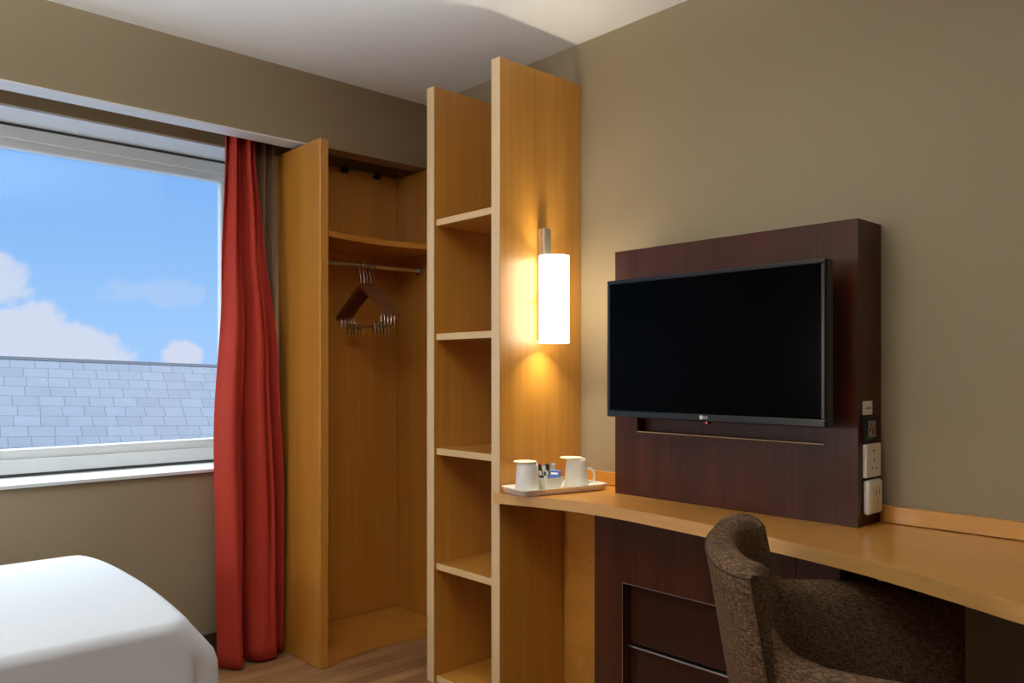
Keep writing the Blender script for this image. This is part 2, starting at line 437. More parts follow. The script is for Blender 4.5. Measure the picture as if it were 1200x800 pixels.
# ------------------------------------------------------------------ wall lamp on the bookcase side
LX, LY = 1.988, 1.945
ZT, ZB_ = 1.557, 1.257
wl = thing('wall_lamp', (LX, 2.022, 1.40), 'lit white cylinder wall lamp with steel bracket on the bookcase side', 'wall lamp')
br = MB().box(1.984, 2.022, 2.006, 2.022, 1.27, 1.660, .002).build('bracket', M['metal'], wl)
MB().box(1.986, 2.020, 1.990, 2.0055, 1.565, 1.662, .002).build('bracket_cover', M['metal'], br)
MB().box(LX-.010, LX+.020, LY+.02, 2.006, 1.395, 1.415, .002).build('lamp_arm', M['metal'], wl)
r0, r1 = .0525, .0490
MB().lathe([(r0, ZB_-0), (r0, ZT), (r1, ZT), (r1, ZB_)], (LX, LY, 0), 48, True).build('lamp_shade', M['shade'], wl, True)
for zb_ in (1.335, 1.475):
    MB().lathe([(0, -.022), (.010, -.019), (.016, -.009), (.016, .009), (.010, .019), (0, .022)], (LX, LY, zb_), 20).build('bulb', M['bulb'], wl, True)

# ------------------------------------------------------------------ desk
DZ, DT = .7555, .035
edge = [(1.778, 2.020), (1.792, 1.955), (1.822, 1.86), (1.850, 1.70), (1.856, 1.535), (1.840, 1.37), (1.822, 1.215), (1.796, 1.02), (1.752, .82),
        (1.700, .665), (1.645, .53), (1.600, .425), (1.560, .28), (1.540, .10), (1.535, -.25)]
edge = [(v.x, v.y) for v in catmull([(x, y, 0) for x, y in edge], 5)]
dk = thing('desk', (2.0, 1.0, 0), 'long beech wall desk with a wavy front edge and raised back strip', 'desk')
wt = MB().prism(edge+[(XW-.002, -.25), (XW-.002, 2.020)], DZ-DT, DZ, .0015).build('worktop', M['beech_y'], dk)
# lipping band that follows the front edge
bm = MB()
outer = [Vector((x-.0022, y, 0)) for x, y in edge]; inner = [Vector((x+.0003, y, 0)) for x, y in edge]
rings = [[(o.x, o.y, DZ-DT+.0005), (i.x, i.y, DZ-DT+.0005), (i.x, i.y, DZ-.001), (o.x, o.y, DZ-.001)] for o, i in zip(outer, inner)]
bm.loft(rings).build('edge_strip', M['beech_lip'], wt, label='slightly paler front edge lipping')
MB().box(XW-.020, XW-.001, 1.741, 2.020, DZ+.002, DZ+.046, .001).build('back_strip', M['beech_y'], dk)
MB().box(XW-.020, XW-.001, -.25, .923, DZ+.002, DZ+.046, .001).build('back_strip', M['beech_y'], dk)
MB().box(2.116, 2.134, 1.742, 2.020, .002, DZ-DT-.001, .001).build('modesty_panel', M['beech_x'], dk)
MB().box(2.0, XW-.016, -.25, -.215, .002, DZ-DT-.001, .001).build('end_support', M['beech_z'], dk)

# drawer cabinet under the desk
cb = thing('drawer_cabinet', (2.06, 1.33, 0), 'dark wenge drawer cabinet under the desk, behind the armchair', 'drawer cabinet')
CX0, CX1, CY0, CY1, CZ1 = 1.966, 2.188, .926, 1.741, DZ-DT-.002
DY0, DY1 = 1.042, 1.622
m = MB()
m.box(CX0, CX1, DY1, CY1, .002, CZ1, .001).box(CX0, CX1, CY0, DY0, .002, CZ1, .001)
m.box(CX0, CX1, DY0, DY1, .498, CZ1, .001).box(CX0, CX1, DY0, DY1, .002, .095, .001)
m.box(CX0+.10, CX1, DY0, DY1, .095, .498, 0)
m.build('carcass', M['wenge'], cb)
# thin pale edge round the recess
m = MB().box(CX0-.0012, CX0, DY0, DY1, .4965, .4990, 0).box(CX0-.0012, CX0, DY1, DY1+.0018, .095, .499, 0)
m.build('recess_edging', M['alu'], cb)
for z0, z1 in ((.304, .492), (.100, .294)):
    d = MB().box(CX0+.034, CX0+.052, DY0+.003, DY1-.003, z0, z1, .0015).build('drawer', M['wenge_dark'], cb)
    if z0 < .2:
        MB().box(CX0+.020, CX0+.050, DY0+.003, DY1-.003, z1+.001, z1+.006, .001).build('edge_pull', M['alu'], d, label='silver edge pull')

# ------------------------------------------------------------------ TV backing panel
tp = thing('television_backboard', (2.14, 1.33, DZ), 'dark wenge backing panel behind the television, standing on the desk', 'backboard')
PX, PY0, PY1, PZ0, PZ1 = 2.067, .926, 1.738, DZ+.001, 1.556
SY0, SY1, SZ0, SZ1 = 1.016, 1.645, .964, 1.16
m = MB()
m.box(PX, XW-.001, SY1, PY1, PZ0, PZ1, 0).box(PX, XW-.001, PY0, SY0, PZ0, PZ1, 0)
m.box(PX, XW-.001, SY0, SY1, PZ0, SZ0, 0).box(PX, XW-.001, SY0, SY1, SZ1, PZ1, 0)
m.box(PX+.035, XW-.001, SY0, SY1, SZ0, SZ1, 0)
m.build('board', M['wenge'], tp)
MB().box(PX-.0008, PX+.004, SY0, SY1, SZ0, SZ0+.0022, 0).build('slot_edging', M['beech_edge_y'], tp)

# ------------------------------------------------------------------ television
TX0, TX1, TY0, TY1, TZ0, TZ1 = 1.960, 2.000, .960, 1.683, 1.017, 1.447
tv = thing('television', (2.0, 1.32, TZ0), 'black flat-screen television mounted on the dark panel above the desk', 'television')
m = MB(); bz = .013
m.box(TX0, TX1, TY0, TY1, TZ1-bz, TZ1, .003, 2).box(TX0, TX1, TY0, TY1, TZ0, TZ0+.021, .003, 2)
m.box(TX0, TX1, TY0, TY0+bz, TZ0+.021, TZ1-bz, .003, 2).box(TX0, TX1, TY1-bz, TY1, TZ0+.021, TZ1-bz, .003, 2)
m.build('bezel', M['black_gloss'], tv)
MB().box(TX0+.004, TX1-.006, TY0+bz, TY1-bz, TZ0+.021, TZ1-bz, 0).build('screen', M['screen'], tv)
MB().box(TX0+.006, TX1-.002, TY0-.0015, TY0, TZ0+.003, TZ1-.003, .0005).build('side_trim', M['bezel_side'], tv, label='blue-grey side trim')
MB().box(TX1-.004, TX1+.020, TY0+.05, TY1-.05, TZ0+.04, TZ1-.05, .008, 2).box(TX1+.02, PX-.001, 1.24, 1.40, 1.17, 1.33, .002).build('rear_housing', M['black_matt'], tv)
# maker's mark on the lower bezel: a small round emblem and two letters, and a red standby light below
LYc = 1.318
lg = MB().tube([(TX0-.0006, LYc+.011, TZ0+.0115), (TX0+.0005, LYc+.011, TZ0+.0115)], .0062, 20)
def mark_letters(mb, y, z, hgt):
    x0, x1 = TX0-.0006, TX0+.0005; w = hgt*.55; t = hgt*.22
    mb.box(x0, x1, y-t, y, z, z+hgt, 0).box(x0, x1, y-w, y, z, z+t, 0)                # L
    y -= w+hgt*.25
    mb.box(x0, x1, y-t, y, z, z+hgt, 0).box(x0, x1, y-w*1.3, y, z, z+t, 0).box(x0, x1, y-w*1.3, y, z+hgt-t, z+hgt, 0)
    mb.box(x0, x1, y-w*1.3, y-w*1.3+t, z, z+hgt*.5, 0).box(x0, x1, y-w*1.3, y-w*.6, z+hgt*.42, z+hgt*.42+t*.8, 0)  # G
mark_letters(lg, LYc+.0025, TZ0+.0075, .008)
lg.build('emblem', M['logo'], tv)
nub = MB().box(TX0+.001, TX0+.012, LYc-.014, LYc+.004, TZ0-.007, TZ0+.001, .002).build('sensor', M['black_gloss'], tv)
MB().tube([(TX0-.0002, LYc-.006, TZ0-.003), (TX0+.004, LYc-.006, TZ0-.003)], .0024, 12).build('standby_light', M['led'], nub)

# ------------------------------------------------------------------ sockets on the panel's right flank (faces -Y)
PYF = PY0-.0005
lp = thing('label_plate', (2.125, PYF, 1.064), 'small white label plate above the black media socket on the dark panel edge', 'label')
MB().box(2.092, 2.148, PYF-.003, PYF, 1.046, 1.082, .001).build('plate', M['white_plastic'], lp)
m = MB()
for i, (a, b2) in enumerate(((2.104, 2.109), (2.111, 2.113), (2.115, 2.120), (2.122, 2.127), (2.129, 2.131), (2.133, 2.137))):
    m.box(a, b2, PYF-.0036, PYF-.003, 1.061, 1.0655+.001*(i % 2), 0)
m.build('printed_line', M['grey_plastic'], lp)
ms = thing('media_socket', (2.12, PYF, 1.01), 'black framed media connector plate between the label and the white sockets', 'socket')
MB().box(2.090, 2.170, PYF-.009, PYF, .975, 1.043, .002).build('frame_plate', M['black_matt'], ms)
mo = MB().box(2.106, 2.152, PYF-.011, PYF-.009, .988, 1.031, .001).build('insert', M['grey_plastic'], ms)
MB().box(2.118, 2.124, PYF-.0115, PYF-.011, 1.018, 1.023, 0).box(2.112, 2.118, PYF-.0115, PYF-.011, 1.000, 1.012, 0).box(2.128, 2.134, PYF-.0115, PYF-.011, .995, 1.010, 0).build('port', M['black_matt'], mo)
MB().box(2.138, 2.147, PYF-.0115, PYF-.011, .996, 1.009, 0).build('port', M['s_red'], mo)
s1 = thing('power_socket', (2.13, PYF, .926), 'upper white three-pin power socket on the dark panel edge', 'socket')
MB().box(2.092, 2.180, PYF-.012, PYF, .882, .970, .003, 2).build('face_plate', M['white_plastic'], s1)
MB().box(2.118, 2.134, PYF-.0155, PYF-.012, .944, .956, .001).build('rocker_switch', M['cream_plastic'], s1)
m = MB().box(2.121, 2.131, PYF-.0159, PYF-.0155, .951, .9545, 0).box(2.1345, 2.1385, PYF-.0124, PYF-.012, .924, .932, 0)
m.box(2.121, 2.128, PYF-.0124, PYF-.012, .9035, .9075, 0).box(2.145, 2.152, PYF-.0124, PYF-.012, .9035, .9075, 0)
m.build('pin_holes', M['black_matt'], s1)
s2 = thing('adapter_socket', (2.13, PYF, .83), 'lower white rounded adapter socket on the dark panel edge, just above the desk', 'socket')
MB().box(2.094, 2.178, PYF-.018, PYF, .786, .876, .008, 4).build('face_plate', M['white_plastic'], s2, True)
MB().box(2.110, 2.164, PYF-.0195, PYF-.018, .802, .860, .001).build('inset', M['cream_plastic'], s2)
MB().box(2.130, 2.135, PYF-.0199, PYF-.0195, .838, .849, 0).box(2.148, 2.153, PYF-.0199, PYF-.0195, .838, .849, 0).box(2.139, 2.144, PYF-.0199, PYF-.0195, .815, .819, 0).build('pin_holes', M['grey_plastic'], s2)

# ------------------------------------------------------------------ tea tray
TC = Vector((1.953, 1.908, DZ)); TA = math.radians(-12)
def trot(x, y, z=0): return Vector((TC.x+x*math.cos(TA)-y*math.sin(TA), TC.y+x*math.sin(TA)+y*math.cos(TA), DZ+z))
def rr(hx, hy, r, z, n=6):
    pts = []
    for cx, cy, a0 in ((hx-r, hy-r, 0), (-hx+r, hy-r, 90), (-hx+r, -hy+r, 180), (hx-r, -hy+r, 270)):
        for k in range(n+1):
            a = math.radians(a0+90*k/n); pts.append(trot(cx+r*math.cos(a), cy+r*math.sin(a), z))
    return pts
ty = thing('tea_tray', tuple(TC), 'white rectangular tea tray on the left end of the desk', 'tray')
hx, hy = .176, .077
MB().loft([rr(hx-.012, hy-.011, .022, .0008), rr(hx-.008, hy-.007, .024, .004), rr(hx-.004, hy-.003, .026, .016), rr(hx, hy, .028, .0195),
           rr(hx, hy, .028, .0215), rr(hx-.006, hy-.006, .024, .0215), rr(hx-.011, hy-.010, .022, .010), rr(hx-.018, hy-.016, .018, .005)]).build('dish', M['ceramic'], ty, True, angle=60)
TB = DZ+.0052
def mug(xl, yl, hang, label, s=1.0):
    c = trot(xl, yl); o = thing('upturned_cup', (c.x, c.y, TB), label, 'cup', 'upturned cups on the tea tray')
    H_ = .099*s; rb, rt = .0405*s, .0345*s
    MB().lathe([(rb, 0), (rb+.0006, .002), (rt+.0015, H_-.010), (rt-.001, H_-.003), (rt-.004, H_), (0, H_)], (c.x, c.y, TB), 40).build('body', M['ceramic'], o, True)
    d = Vector((math.cos(hang), math.sin(hang), 0))
    P = [Vector((c.x, c.y, TB+z))+d*r for r, z in ((rb-.003, .016), (rb+.013, .015), (rb+.024, .026), (rb+.024, .046), (rb+.012, .060), (rt, .060))]
    MB().tube(catmull(P, 5), .0045, 10).build('handle', M['ceramic'], o, True)
    return c, TB+H_
def cover(c, z, dx, dy, label):
    o = MB().lathe([(.0, 0), (.034, 0), (.0385, .0008), (.039, .0024), (.0375, .0034), (0, .0030)], (c.x+dx, c.y+dy, z+.0006), 40)
    return tag(o.build('paper_coaster', M['card'], None, True, origin=(c.x+dx, c.y+dy, z)), label, 'coaster', 'coasters on the upturned cups')
c1, z1 = mug(-.112, -.006, math.radians(50), 'white upturned cup on the near end of the tray, nearest the bookcase edge')
cover(c1, z1, -.007, .004, 'cream paper coaster lying on the cup nearest the bookcase edge')
c2, z2 = mug(.100, .016, math.radians(-32), 'white upturned cup with handle showing, at the dark panel end of the tray')
cover(c2, z2, -.016, .008, 'cream paper coaster lying on the cup nearest the dark panel')
# small dish with sachets
bd = trot(-.030, -.010)
bw = thing('sachet_dish', (bd.x, bd.y, TB), 'pale square dish holding sachets between the two cups', 'dish')
def rl(cx, cy, h, z, rot=TA, r=.008, n=4):
    pts = []
    for sx, sy, a0 in ((1, 1, 0), (-1, 1, 90), (-1, -1, 180), (1, -1, 270)):
        for k in range(n+1):
            a = math.radians(a0+90*k/n); px = sx*(h-r)+r*math.cos(a); py = sy*(h-r)+r*math.sin(a)
            pts.append(Vector((cx+px*math.cos(rot)-py*math.sin(rot), cy+px*math.sin(rot)+py*math.cos(rot), z)))
    return pts
MB().loft([rl(bd.x, bd.y, .028, TB), rl(bd.x, bd.y, .036, TB+.030), rl(bd.x, bd.y, .040, TB+.046), rl(bd.x, bd.y, .037, TB+.046),
           rl(bd.x, bd.y, .033, TB+.030), rl(bd.x, bd.y, .024, TB+.005)]).build('bowl', M['frost'], bw, True, angle=60)
def sachet(name, lx, ly, tiltx, tilty, wid, hgt, mat, cap, label, z0=.012, yaw=0.6, thick=.006):
    c = trot(lx-.028, ly-.002)
    o = thing(name, (c.x, c.y, TB+z0), label, 'sachet', 'drink sachets in the dish')
    mt = Matrix.Translation((c.x, c.y, TB+z0)) @ Matrix.Rotation(TA-yaw, 4, 'Z') @ Matrix.Rotation(tilty, 4, 'Y') @ Matrix.Rotation(tiltx, 4, 'X')
    MB().obox(mt @ Matrix.Translation((0, 0, hgt*.5)), wid, thick, hgt, .002, 2).build('packet', mat, o)
    MB().obox(mt @ Matrix.Translation((0, 0, hgt*.94)), wid+.0006, thick*.6, hgt*.16, .001).build('crimped_end', cap, o)
    MB().obox(mt @ Matrix.Translation((0, -thick*.5-.0001, hgt*.62)), wid*.55, .0006, hgt*.2, 0).build('printed_band', M['s_white'] if mat != M['s_white'] else M['s_navy'], o)
    return o
sachet('coffee_stick', -.014, .004, .10, -.22, .016, .078, M['s_black'], M['s_red'], 'black stick sachet with a red end in the dish', yaw=.7)
sachet('coffee_stick', -.005, -.004, .12, -.16, .013, .074, M['s_white'], M['s_navy'], 'white stick sachet beside the red-ended one in the dish', yaw=.7)
sachet('coffee_stick', .006, .000, .10, -.12, .014, .076, M['s_black'], M['s_navy'], 'black stick sachet in the middle of the dish', yaw=.7)
sachet('sugar_stick', .019, .010, .02, .10, .015, .076, M['s_white'], M['s_blue'], 'white stick sachet with a blue end in the dish, nearest the far cup', yaw=.7)
sachet('tea_packet', .010, -.020, -.55, .05, .042, .036, M['s_blue'], M['s_blue'], 'flat blue packet leaning on the front rim of the dish', z0=.036, yaw=.7, thick=.005)

# ------------------------------------------------------------------ armchair
F = Vector((.517, -.856, 0)); F.normalize(); L = Vector((-F.y, F.x, 0))     # facing, lateral (away from the camera)
CM = Vector((1.243*U, .73*U, 0))
def cp(f, l, z): return CM + F*(f*U) + L*(l*U) + Vector((0, 0, z*U))
ch = thing('armchair', tuple(cp(.12, 0, 0)), 'brown tweed tub armchair drawn up sideways at the desk', 'armchair')
ZTOP, ZARM, ZBOT = .722, .585, .16
def lean(z): return -.17*(z-.56)
def back_ring(th):
    # one vertical section of the shell at angle parameter th in [-1,1] (near..far)
    lo = .250*math.sin(th*PI/2*0.96)/math.sin(PI/2*.96); fo = -.075*math.cos(th*PI/2*.98)+.014
    li = .170*math.sin(th*PI/2*0.96)/math.sin(PI/2*.96); fi = -.047*math.cos(th*PI/2*.98)+.0394
    pts = []
    zs = [ZBOT, .25, .34, .44, .54, .62, .68, .705]
    zt = ZTOP-.006*abs(th)**2
    for z in zs: pts.append(cp(fo+lean(z), lo, z))
    pts.append(cp(fo+.006+lean(.715)+.006*(1-abs(th)), lo*.985, zt-.006))
    pts.append(cp(fo*.75+fi*.25+lean(.72), lo*.75+li*.25, zt))
    pts.append(cp(fo*.25+fi*.75+lean(.72), lo*.25+li*.75, zt-.001))
    pts.append(cp(fi-.004+lean(.715), li*1.02, zt-.008))
    for z in zs[::-1]: pts.append(cp(fi+lean(z)+.030*smoothstep(.66, .40, z), li+ .02*math.copysign(abs(th), th)*smoothstep(.7, .5, z), z-.004))
    return pts
def end_ring(th):
    ring = back_ring(th); n = len(ring); zt = max(p.z for p in ring); o = []
    for i, p in enumerate(ring):
        q = ring[n-1-i]; m_ = (p+q)/2
        o.append(Vector((p.x+(m_.x-p.x)*.30, p.y+(m_.y-p.y)*.30, min(p.z, zt-.010)))+F*.009)
    return o
bk = MB().loft([end_ring(-1)]+[back_ring(-1+2*i/28) for i in range(29)]+[end_ring(1)]).build('backrest', M['fabric'], ch, True, angle=55)
# piping along the outer top seam and down the near/far front edges
def pip(name, pts): MB().tube(pts, .0018, 6).build(name, M['piping'], bk, True)
def seam_pt(th, z=.703):
    r = back_ring(th)[7]; return r
pip('piping', [back_ring(-1+2*i/28)[7] + Vector((0, 0, 0)) for i in range(29)])
pip('piping', [p+(-F)*.0 for p in back_ring(-1)[2:9]])
pip('piping', [p for p in back_ring(1)[2:9]])
def arm(sg):
    st = [(-.004, .234, .174), (.016, .238, .176), (.034, .248, .182), (.05, .262, .188), (.09, .293, .214), (.13, .307, .229), (.18, .317, .240), (.25, .323, .247), (.31, .324, .249), (.355, .322, .249), (.372, .316, .253), (.380, .306, .262)]
    rings = []
    for f, o, i in st:
        zt = ZARM + .055*math.exp(-max(0, f-.020)/.014) + (-.012 if f > .36 else 0)
        sh = .018 if f < .36 else .03
        lp = [(o, ZBOT), (o, .3), (o, .42), (o, zt-.045), (o-.003, zt-.018), (o-.012, zt-.005), (o-.03, zt), (i+.022, zt), (i+.008, zt-.006), (i, zt-.022), (i-.002, zt-.06), (i, .42), (i, .3), (i, ZBOT)]
        fo = f
        rings.append([cp(fo-.0*z, sg*l, z) for l, z in lp])
    return MB().loft(rings).build('arm', M['fabric'], ch, True, angle=55)
arm(-1); arm(1)
# seat cushion
rings = []
for z, ins in ((.27, .012), (.285, 0), (.36, 0), (.385, .006), (.396, .022), (.400, .05)):
    ring = []
    for k in range(48):
        a = 2*PI*k/48; ca, sa = math.cos(a), math.sin(a); e = .30
        px = math.copysign(abs(ca)**e, ca); py = math.copysign(abs(sa)**e, sa)
        ring.append(cp(.21+(.195-ins)*px, (.183-ins)*py, z))
    rings.append(ring)
MB().loft(rings).build('seat', M['fabric'], ch, True, angle=60)
MB().prism([tuple(cp(f, l, 0).xy) for f, l in ((.0, -.17), (.37, -.25), (.37, .25), (.0, .17))], .165*U, .262*U, .004).build('seat_rail', M['fabric'], ch)
for f, l in ((.02, -.20), (.02, .20), (.34, -.27), (.34, .27)):
    rings = []
    for z, r, sp in ((.002, .014, .012), (.08, .018, .006), (.158, .023, 0)):
        dl = math.copysign(sp, l); df = math.copysign(sp, f-.15)
        rings.append([cp(f+df+r*math.cos(PI/4+PI/2*k)*1.2, l+dl+r*math.sin(PI/4+PI/2*k)*1.2, z) for k in range(4)])
    MB().loft(rings).build('leg', M['leg_dark'], ch)

# ------------------------------------------------------------------ bed
BX0, BX1, BY0, BY1, BZ = -1.60, .765, 1.978, 2.955, .556
bd_ = thing('bed', (-.4, 2.46, 0), 'bed with a smooth white duvet in the lower left, below the window', 'bed')
def duvet():
    cx, cy = (BX0+BX1)/2, (BY0+BY1)/2; hx_, hy_ = (BX1-BX0)/2, (BY1-BY0)/2
    rc_ = .055; drop = .45; sh = .024
    # outline: (x, y, normal x, normal y), denser towards the foot corners
    out = []
    def edge_pts(a, b, n, nx, ny, ease=True):
        for i in range(n):
            t = i/n; t = .5-.5*math.cos(PI*t) if ease else t
            out.append((a[0]+(b[0]-a[0])*t, a[1]+(b[1]-a[1])*t, nx, ny))
    def corner(x, y, a0, n=10):
        for i in range(n):
            a = math.radians(a0+90*i/n)
            out.append((x+rc_*math.cos(a), y+rc_*math.sin(a), math.cos(a), math.sin(a)))
    X0, X1, Y0, Y1 = cx-hx_, cx+hx_, cy-hy_, cy+hy_
    edge_pts((X0+rc_, Y0), (X1-rc_, Y0), 110, 0, -1); corner(X1-rc_, Y0+rc_, -90)
    edge_pts((X1, Y0+rc_), (X1, Y1-rc_), 60, 1, 0); corner(X1-rc_, Y1-rc_, 0)
    edge_pts((X1-rc_, Y1), (X0+rc_, Y1), 110, 0, 1); corner(X0+rc_, Y1-rc_, 90)
    edge_pts((X0, Y1-rc_), (X0, Y0+rc_), 60, -1, 0); corner(X0+rc_, Y0+rc_, 180)
    def crown(x, y):
        u = min(1, abs(x-cx)/hx_); v = min(1, abs(y-cy)/hy_)
        return .042*(1-v**2.3)*(1-.20*max(0, (u-.55)/.45)**2.2)
    rings = []
    for t in (.02, .08, .16, .25, .35, .45, .55, .65, .74, .82, .88, .93, .97):
        ring = []
        for x, y, nx, ny in out:
            px, py = cx+(x-nx*sh-cx)*t, cy+(y-ny*sh-cy)*t
            ring.append((px, py, BZ-.006+crown(px, py)))
        rings.append(ring)
    zs = []
    for k in range(9):
        a = PI/2*k/8; zs.append((-sh*(1-math.sin(a)), -sh*(1-math.cos(a))))
    for d in (.07, .10, .13, .17, .21, .26, .31, .36, .41, drop): zs.append((0, -d))
    for ins, dz in zs:
        ring = []
        for x, y, nx, ny in out:
            px, py = x+nx*ins, y+ny*ins
            foot = max(0, nx)
            fl = .012*smoothstep(.02, .25, -dz) + foot*.030*smoothstep(.0, .12, -dz)
            # drape crease on the long sides just before the foot corner
            near_foot = (X1-rc_*.7)-x
            cr = -.040*math.exp(-((near_foot+.012)/.016)**2)*abs(ny)*smoothstep(.03, .16, -dz) if ny != 0 else 0
            wav = .004*math.sin(x*6+y*9)*smoothstep(.1, .4, -dz)
            kx = .040*smoothstep(X1-.40, X1-.03, x)*smoothstep(.0, .13, -dz)
            ring.append((px+nx*(fl+cr+wav)+kx, py+ny*(fl+cr+wav), BZ-.006+crown(px, py)+dz))
        rings.append(ring)
    m = MB().loft(rings, caps=False)
    m.bm.verts.ensure_lookup_table()
    m.bm.faces.new(m.bm.verts[:len(out)][::-1])
    o = m.build('duvet', M['linen'], bd_, True, angle=180)
    so = o.modifiers.new('thickness', 'SOLIDIFY'); so.thickness = .010; so.offset = -1
    return o
duvet()
MB().box(BX0+.04, BX1-.075, BY0+.075, BY1-.075, .31, .515, .04, 4).build('mattress', M['linen'], bd_, True)
MB().box(BX0+.04, BX1-.09, BY0+.09, BY1-.09, .07, .309, .01, 2).build('bed_base', M['bedbase'], bd_)
for x in (BX0+.12, BX1-.17):
    for y in (BY0+.16, BY1-.16):
        MB().lathe([(.02, .001), (.026, .069)], (x, y, 0), 16).build('leg', M['black_matt'], bd_, True)

# ------------------------------------------------------------------ curtains
def curtain(name, mat, xl, xr, yc, zs0, zs1, fold, n=150, nz=48, th=.003):
    m = MB(); rows = []
    for j in range(nz+1):
        z = zs0+(zs1-zs0)*j/nz; row = []
        a, b2 = xl(z), xr(z)
        for i in range(n+1):
            s = i/n; dx, dy = fold(s, z)
            row.append((a+(b2-a)*s+dx, yc(z)+dy, z))
        rows.append(row)
    V = [[m.bm.verts.new(p) for p in r] for r in rows]
    for a, b2 in zip(V[:-1], V[1:]):
        for i in range(n): m.bm.faces.new((a[i], a[i+1], b2[i+1], b2[i]))
    o = m.build(name, mat, None, True, origin=((xl(0)+xr(0))/2, yc(0), 0), angle=180)
    so = o.modifiers.new('thickness', 'SOLIDIFY'); so.thickness = th; so.offset = 0
    return o
XLr = lambda z: interp([(0, 1.284), (.45, 1.276), (.9, 1.266), (1.5, 1.296), (2.1, 1.322)], z)
XRr = lambda z: interp([(0, 1.548), (.6, 1.545), (1.2, 1.520), (1.7, 1.478), (2.1, 1.452)], z)
def red_fold(s, z):
    t = z/2.1
    k = smoothstep(.9, 2.1, z)
    warp = s + .030*math.sin(2*PI*s+z*1.3)*(1-k)
    c_ = abs(math.cos(PI*(2.15*warp-.43))); big = 2*c_**.8-1      # broad round folds with tight creases, down to the hem
    small = math.cos(2*PI*(4.5*s+.10+.05*math.sin(z*2)))       # the gathered heading
    mid = math.cos(2*PI*(3.3*s+.3+.12*z))
    dy = -(.052*(1-.62*k))*big - (.006+.020*k)*small - .010*mid*(1-k)
    g = math.exp(-((s-.435-.02*math.sin(z*1.6))/.026)**2)*.052*smoothstep(2.05, .9, z)   # deep crease between the two hem lobes
    g += math.exp(-((s-.70-.03*math.sin(z*1.1+1))/.024)**2)*.030*smoothstep(.0, .7, z)
    dx = .012*math.sin(2*PI*(2.15*warp-.43))*(1-.5*k)*math.sin(PI*s)
    return dx, dy+g
rc = curtain('red_curtain', M['red'], XLr, XRr, lambda z: 3.076+.036*smoothstep(1.3, 2.05, z), .008, 2.146, red_fold, th=.003)
tag(rc, 'red fabric curtain gathered at the right side of the window', 'curtain')
tc_ = curtain('taupe_curtain', M['taupe'], lambda z: 1.39, lambda z: 1.556, lambda z: 3.160, .012, 2.146,
              lambda s, z: (0, .020*math.sin(2*PI*4.0*s+.4)+.004*math.sin(z*2+s*9)), n=100, nz=24)
tag(tc_, 'narrow taupe lining curtain behind the red curtain, beside the wardrobe', 'curtain')

# ------------------------------------------------------------------ neighbour's roof outside
e = Vector((1.683, -.19, -.062)).normalized()
hzt = Vector((e.y, -e.x, 0)).normalized()                      # horizontal, towards the room
if hzt.y > 0: hzt = -hzt
pitch = math.radians(38)
down = (hzt*math.cos(pitch)+Vector((0, 0, -math.sin(pitch))))
nrm = e.cross(-down).normalized(); up_ = nrm.cross(e)
mat_r = Matrix((e, up_, nrm)).transposed().to_4x4()
ridge = Vector((3.06, 10.74, U+.118))
mat_r.translation = ridge
rf = bpy.data.objects.new('neighbouring_roof', None); C.objects.link(rf); rf.matrix_world = mat_r
tag(rf, 'pale blue-grey slate roof of the building outside the window', 'roof')
bm = bmesh.new()
def bx(x0, x1, y0, y1, z0, z1):
    r = bmesh.ops.create_cube(bm, size=1)
    for v in r['verts']: v.co = Vector(((x0+x1)/2+v.co.x*(x1-x0), (y0+y1)/2+v.co.y*(y1-y0), (z0+z1)/2+v.co.z*(z1-z0)))
def child(name, mat):
    global bm
    me = bpy.data.meshes.new(name); bm.to_mesh(me); bm.free(); bm = bmesh.new(); me.materials.append(mat)
    o = bpy.data.objects.new(name, me); C.objects.link(o); o.parent = rf; return o
bx(-9, 9, -5.5, 0, -.12, 0); child('slate_slope', M['slate'])
q = bmesh.ops.create_cube(bm, size=1)
Rb = Matrix.Rotation(-2*pitch, 4, 'X')
for v in q['verts']: v.co = Rb @ Vector((v.co.x*18, (v.co.y+.5)*5.5, (v.co.z-.5)*.12))
child('rear_slope', M['slate'])
bx(-9, 9, -.030, .03, -.03, .004); child('ridge_cap', M['lead'])

# ------------------------------------------------------------------ sky
wd_ = bpy.data.worlds.new('daylight_sky'); bpy.context.scene.world = wd_; wd_.use_nodes = True
nt = wd_.node_tree; nt.nodes.clear()
out = N(nt, 'ShaderNodeOutputWorld'); bg = N(nt, 'ShaderNodeBackground'); nt.links.new(bg.outputs[0], out.inputs[0])
tcn = N(nt, 'ShaderNodeTexCoord'); sp = N(nt, 'ShaderNodeSeparateXYZ'); nt.links.new(tcn.outputs['Generated'], sp.inputs[0])
def mth(op, a, b=None, c=None):
    n = N(nt, 'ShaderNodeMath', operation=op)
    for i, v in enumerate((a, b, c)):
        if v is None: continue
        if isinstance(v, (int, float)): n.inputs[i].default_value = v
        else: nt.links.new(v, n.inputs[i])
    return n.outputs[0]
az = mth('ARCTAN2', sp.outputs[0], sp.outputs[1]); el = mth('ARCSINE', sp.outputs[2])
sky = ramp(nt, mth('MULTIPLY', el, 2.0), [(0.0, lin(166, 206, 255)), (0.10, lin(160, 203, 255)), (0.30, lin(143, 191, 251)), (0.52, lin(128, 180, 249))])
nz1 = N(nt, 'ShaderNodeTexNoise'); nz1.inputs['Scale'].default_value = 24; nz1.inputs['Detail'].default_value = 8; nz1.inputs['Roughness'].default_value = .6
nt.links.new(tcn.outputs['Generated'], nz1.inputs['Vector'])
nf = mth('SUBTRACT', nz1.outputs['Fac'], .5)
A0, A1 = math.atan2(.6774, .7356), 944.0
def azel(px, py):
    k = (px-600)/944; x, y, z = .6774+.7356*k, .7356-.6774*k, (435-py)/944
    return math.atan2(x, y), math.atan2(z, math.hypot(x, y))
cl = None
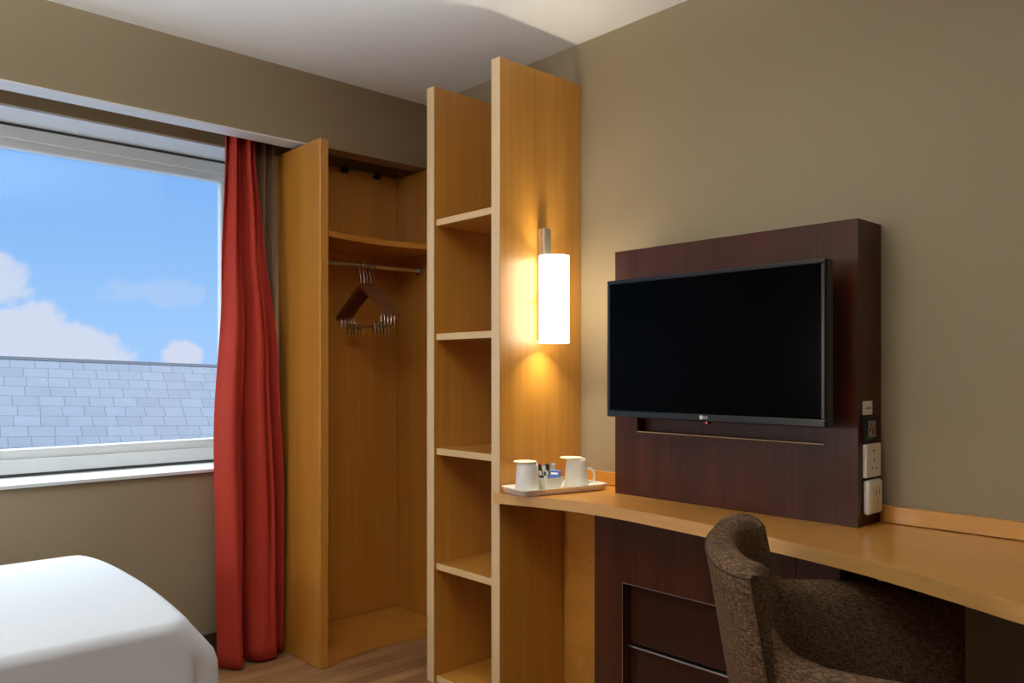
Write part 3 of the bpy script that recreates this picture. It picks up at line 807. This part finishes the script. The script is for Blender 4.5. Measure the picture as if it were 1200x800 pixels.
for px, py, wx, wy, amp, soft, dens in ((5, 436, 142, 84, .95, .30, .95), (-12, 330, 54, 36, 1.5, .55, .85),
                                        (213, 424, 24, 25, 1.7, .45, .92), (152, 343, 34, 13, 4.0, 1.2, .26), (206, 341, 32, 17, 4.0, 1.2, .22)):
    a0, e0 = azel(px, py); a1, _ = azel(px+wx, py); _, e1 = azel(px, py-wy)
    u = mth('DIVIDE', mth('SUBTRACT', az, a0), abs(a1-a0)); v = mth('DIVIDE', mth('SUBTRACT', el, e0), abs(e1-e0))
    d = mth('ADD', mth('ADD', mth('MULTIPLY', u, u), mth('MULTIPLY', v, v)), mth('MULTIPLY', nf, amp*2))
    mr = N(nt, 'ShaderNodeMapRange', interpolation_type='SMOOTHSTEP')
    mr.inputs['From Min'].default_value = 1+soft*.5; mr.inputs['From Max'].default_value = 1-soft
    mr.inputs['To Min'].default_value = 0; mr.inputs['To Max'].default_value = dens
    nt.links.new(d, mr.inputs['Value'])
    cl = mr.outputs[0] if cl is None else mth('MAXIMUM', cl, mr.outputs[0])
mixc = N(nt, 'ShaderNodeMix', data_type='RGBA'); nt.links.new(cl, mixc.inputs[0]); nt.links.new(sky, mixc.inputs[6])
mixc.inputs[7].default_value = lin(216, 222, 243)
# unseen upper sky, boosted above the window's view to light bed and room
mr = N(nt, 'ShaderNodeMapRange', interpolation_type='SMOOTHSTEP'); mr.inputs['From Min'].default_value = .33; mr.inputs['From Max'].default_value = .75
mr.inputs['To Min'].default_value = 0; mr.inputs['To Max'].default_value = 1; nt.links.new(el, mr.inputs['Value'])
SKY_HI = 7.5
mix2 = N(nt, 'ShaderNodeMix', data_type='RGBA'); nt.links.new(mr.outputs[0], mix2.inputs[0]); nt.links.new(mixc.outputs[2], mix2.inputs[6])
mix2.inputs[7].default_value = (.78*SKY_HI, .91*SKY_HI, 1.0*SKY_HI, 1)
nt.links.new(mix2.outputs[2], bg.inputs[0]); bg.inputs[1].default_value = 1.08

# ------------------------------------------------------------------ lights
def light(name, typ, loc, energy, color, **kw):
    l = bpy.data.lights.new(name, typ); l.energy = energy; l.color = color
    for k, v in kw.items(): setattr(l, k, v)
    o = bpy.data.objects.new(name, l); C.objects.link(o); o.location = loc; return o
light('wall_lamp_bulb_light', 'POINT', (LX, LY, 1.335), 19.0, (1.0, .92, .70), shadow_soft_size=.024)
light('wall_lamp_bulb_light', 'POINT', (LX, LY, 1.475), 13.0, (1.0, .92, .70), shadow_soft_size=.024)
up = light('ceiling_fill_light', 'SPOT', (.35, 1.2, 1.75), 146.0, (.84, .94, 1.0), shadow_soft_size=.15, spot_size=math.radians(156), spot_blend=.35)  # added fill aimed at the ceiling from out of frame, no fitting there
up.rotation_euler = (PI, 0, 0)
light('bedhead_fill_light', 'POINT', (-1.50, 2.2, 1.25), 42.0, (1.0, .96, .92), shadow_soft_size=.15)  # added fill from the bed-head side, out of frame, stands for no modelled lamp

# ------------------------------------------------------------------ camera
cam = bpy.data.cameras.new('camera'); cam.sensor_width = 36; cam.lens = 944/1200*36; cam.shift_y = 35/1200
cam.clip_start = .02
co = bpy.data.objects.new('camera', cam); C.objects.link(co)
co.location = (0, 0, U)
co.rotation_euler = (PI/2, 0, math.atan2(.7356, .6774)-PI/2)
sc = bpy.context.scene
sc.camera = co
sc.view_settings.view_transform = 'Standard'; sc.view_settings.look = 'None'
sc.view_settings.exposure = 0.0; sc.view_settings.gamma = 1.0; sc.view_settings.use_curve_mapping = False
sc.cycles.use_denoising = True
sc.cycles.max_bounces = 10; sc.cycles.diffuse_bounces = 6
sc.cycles.sample_clamp_indirect = 6
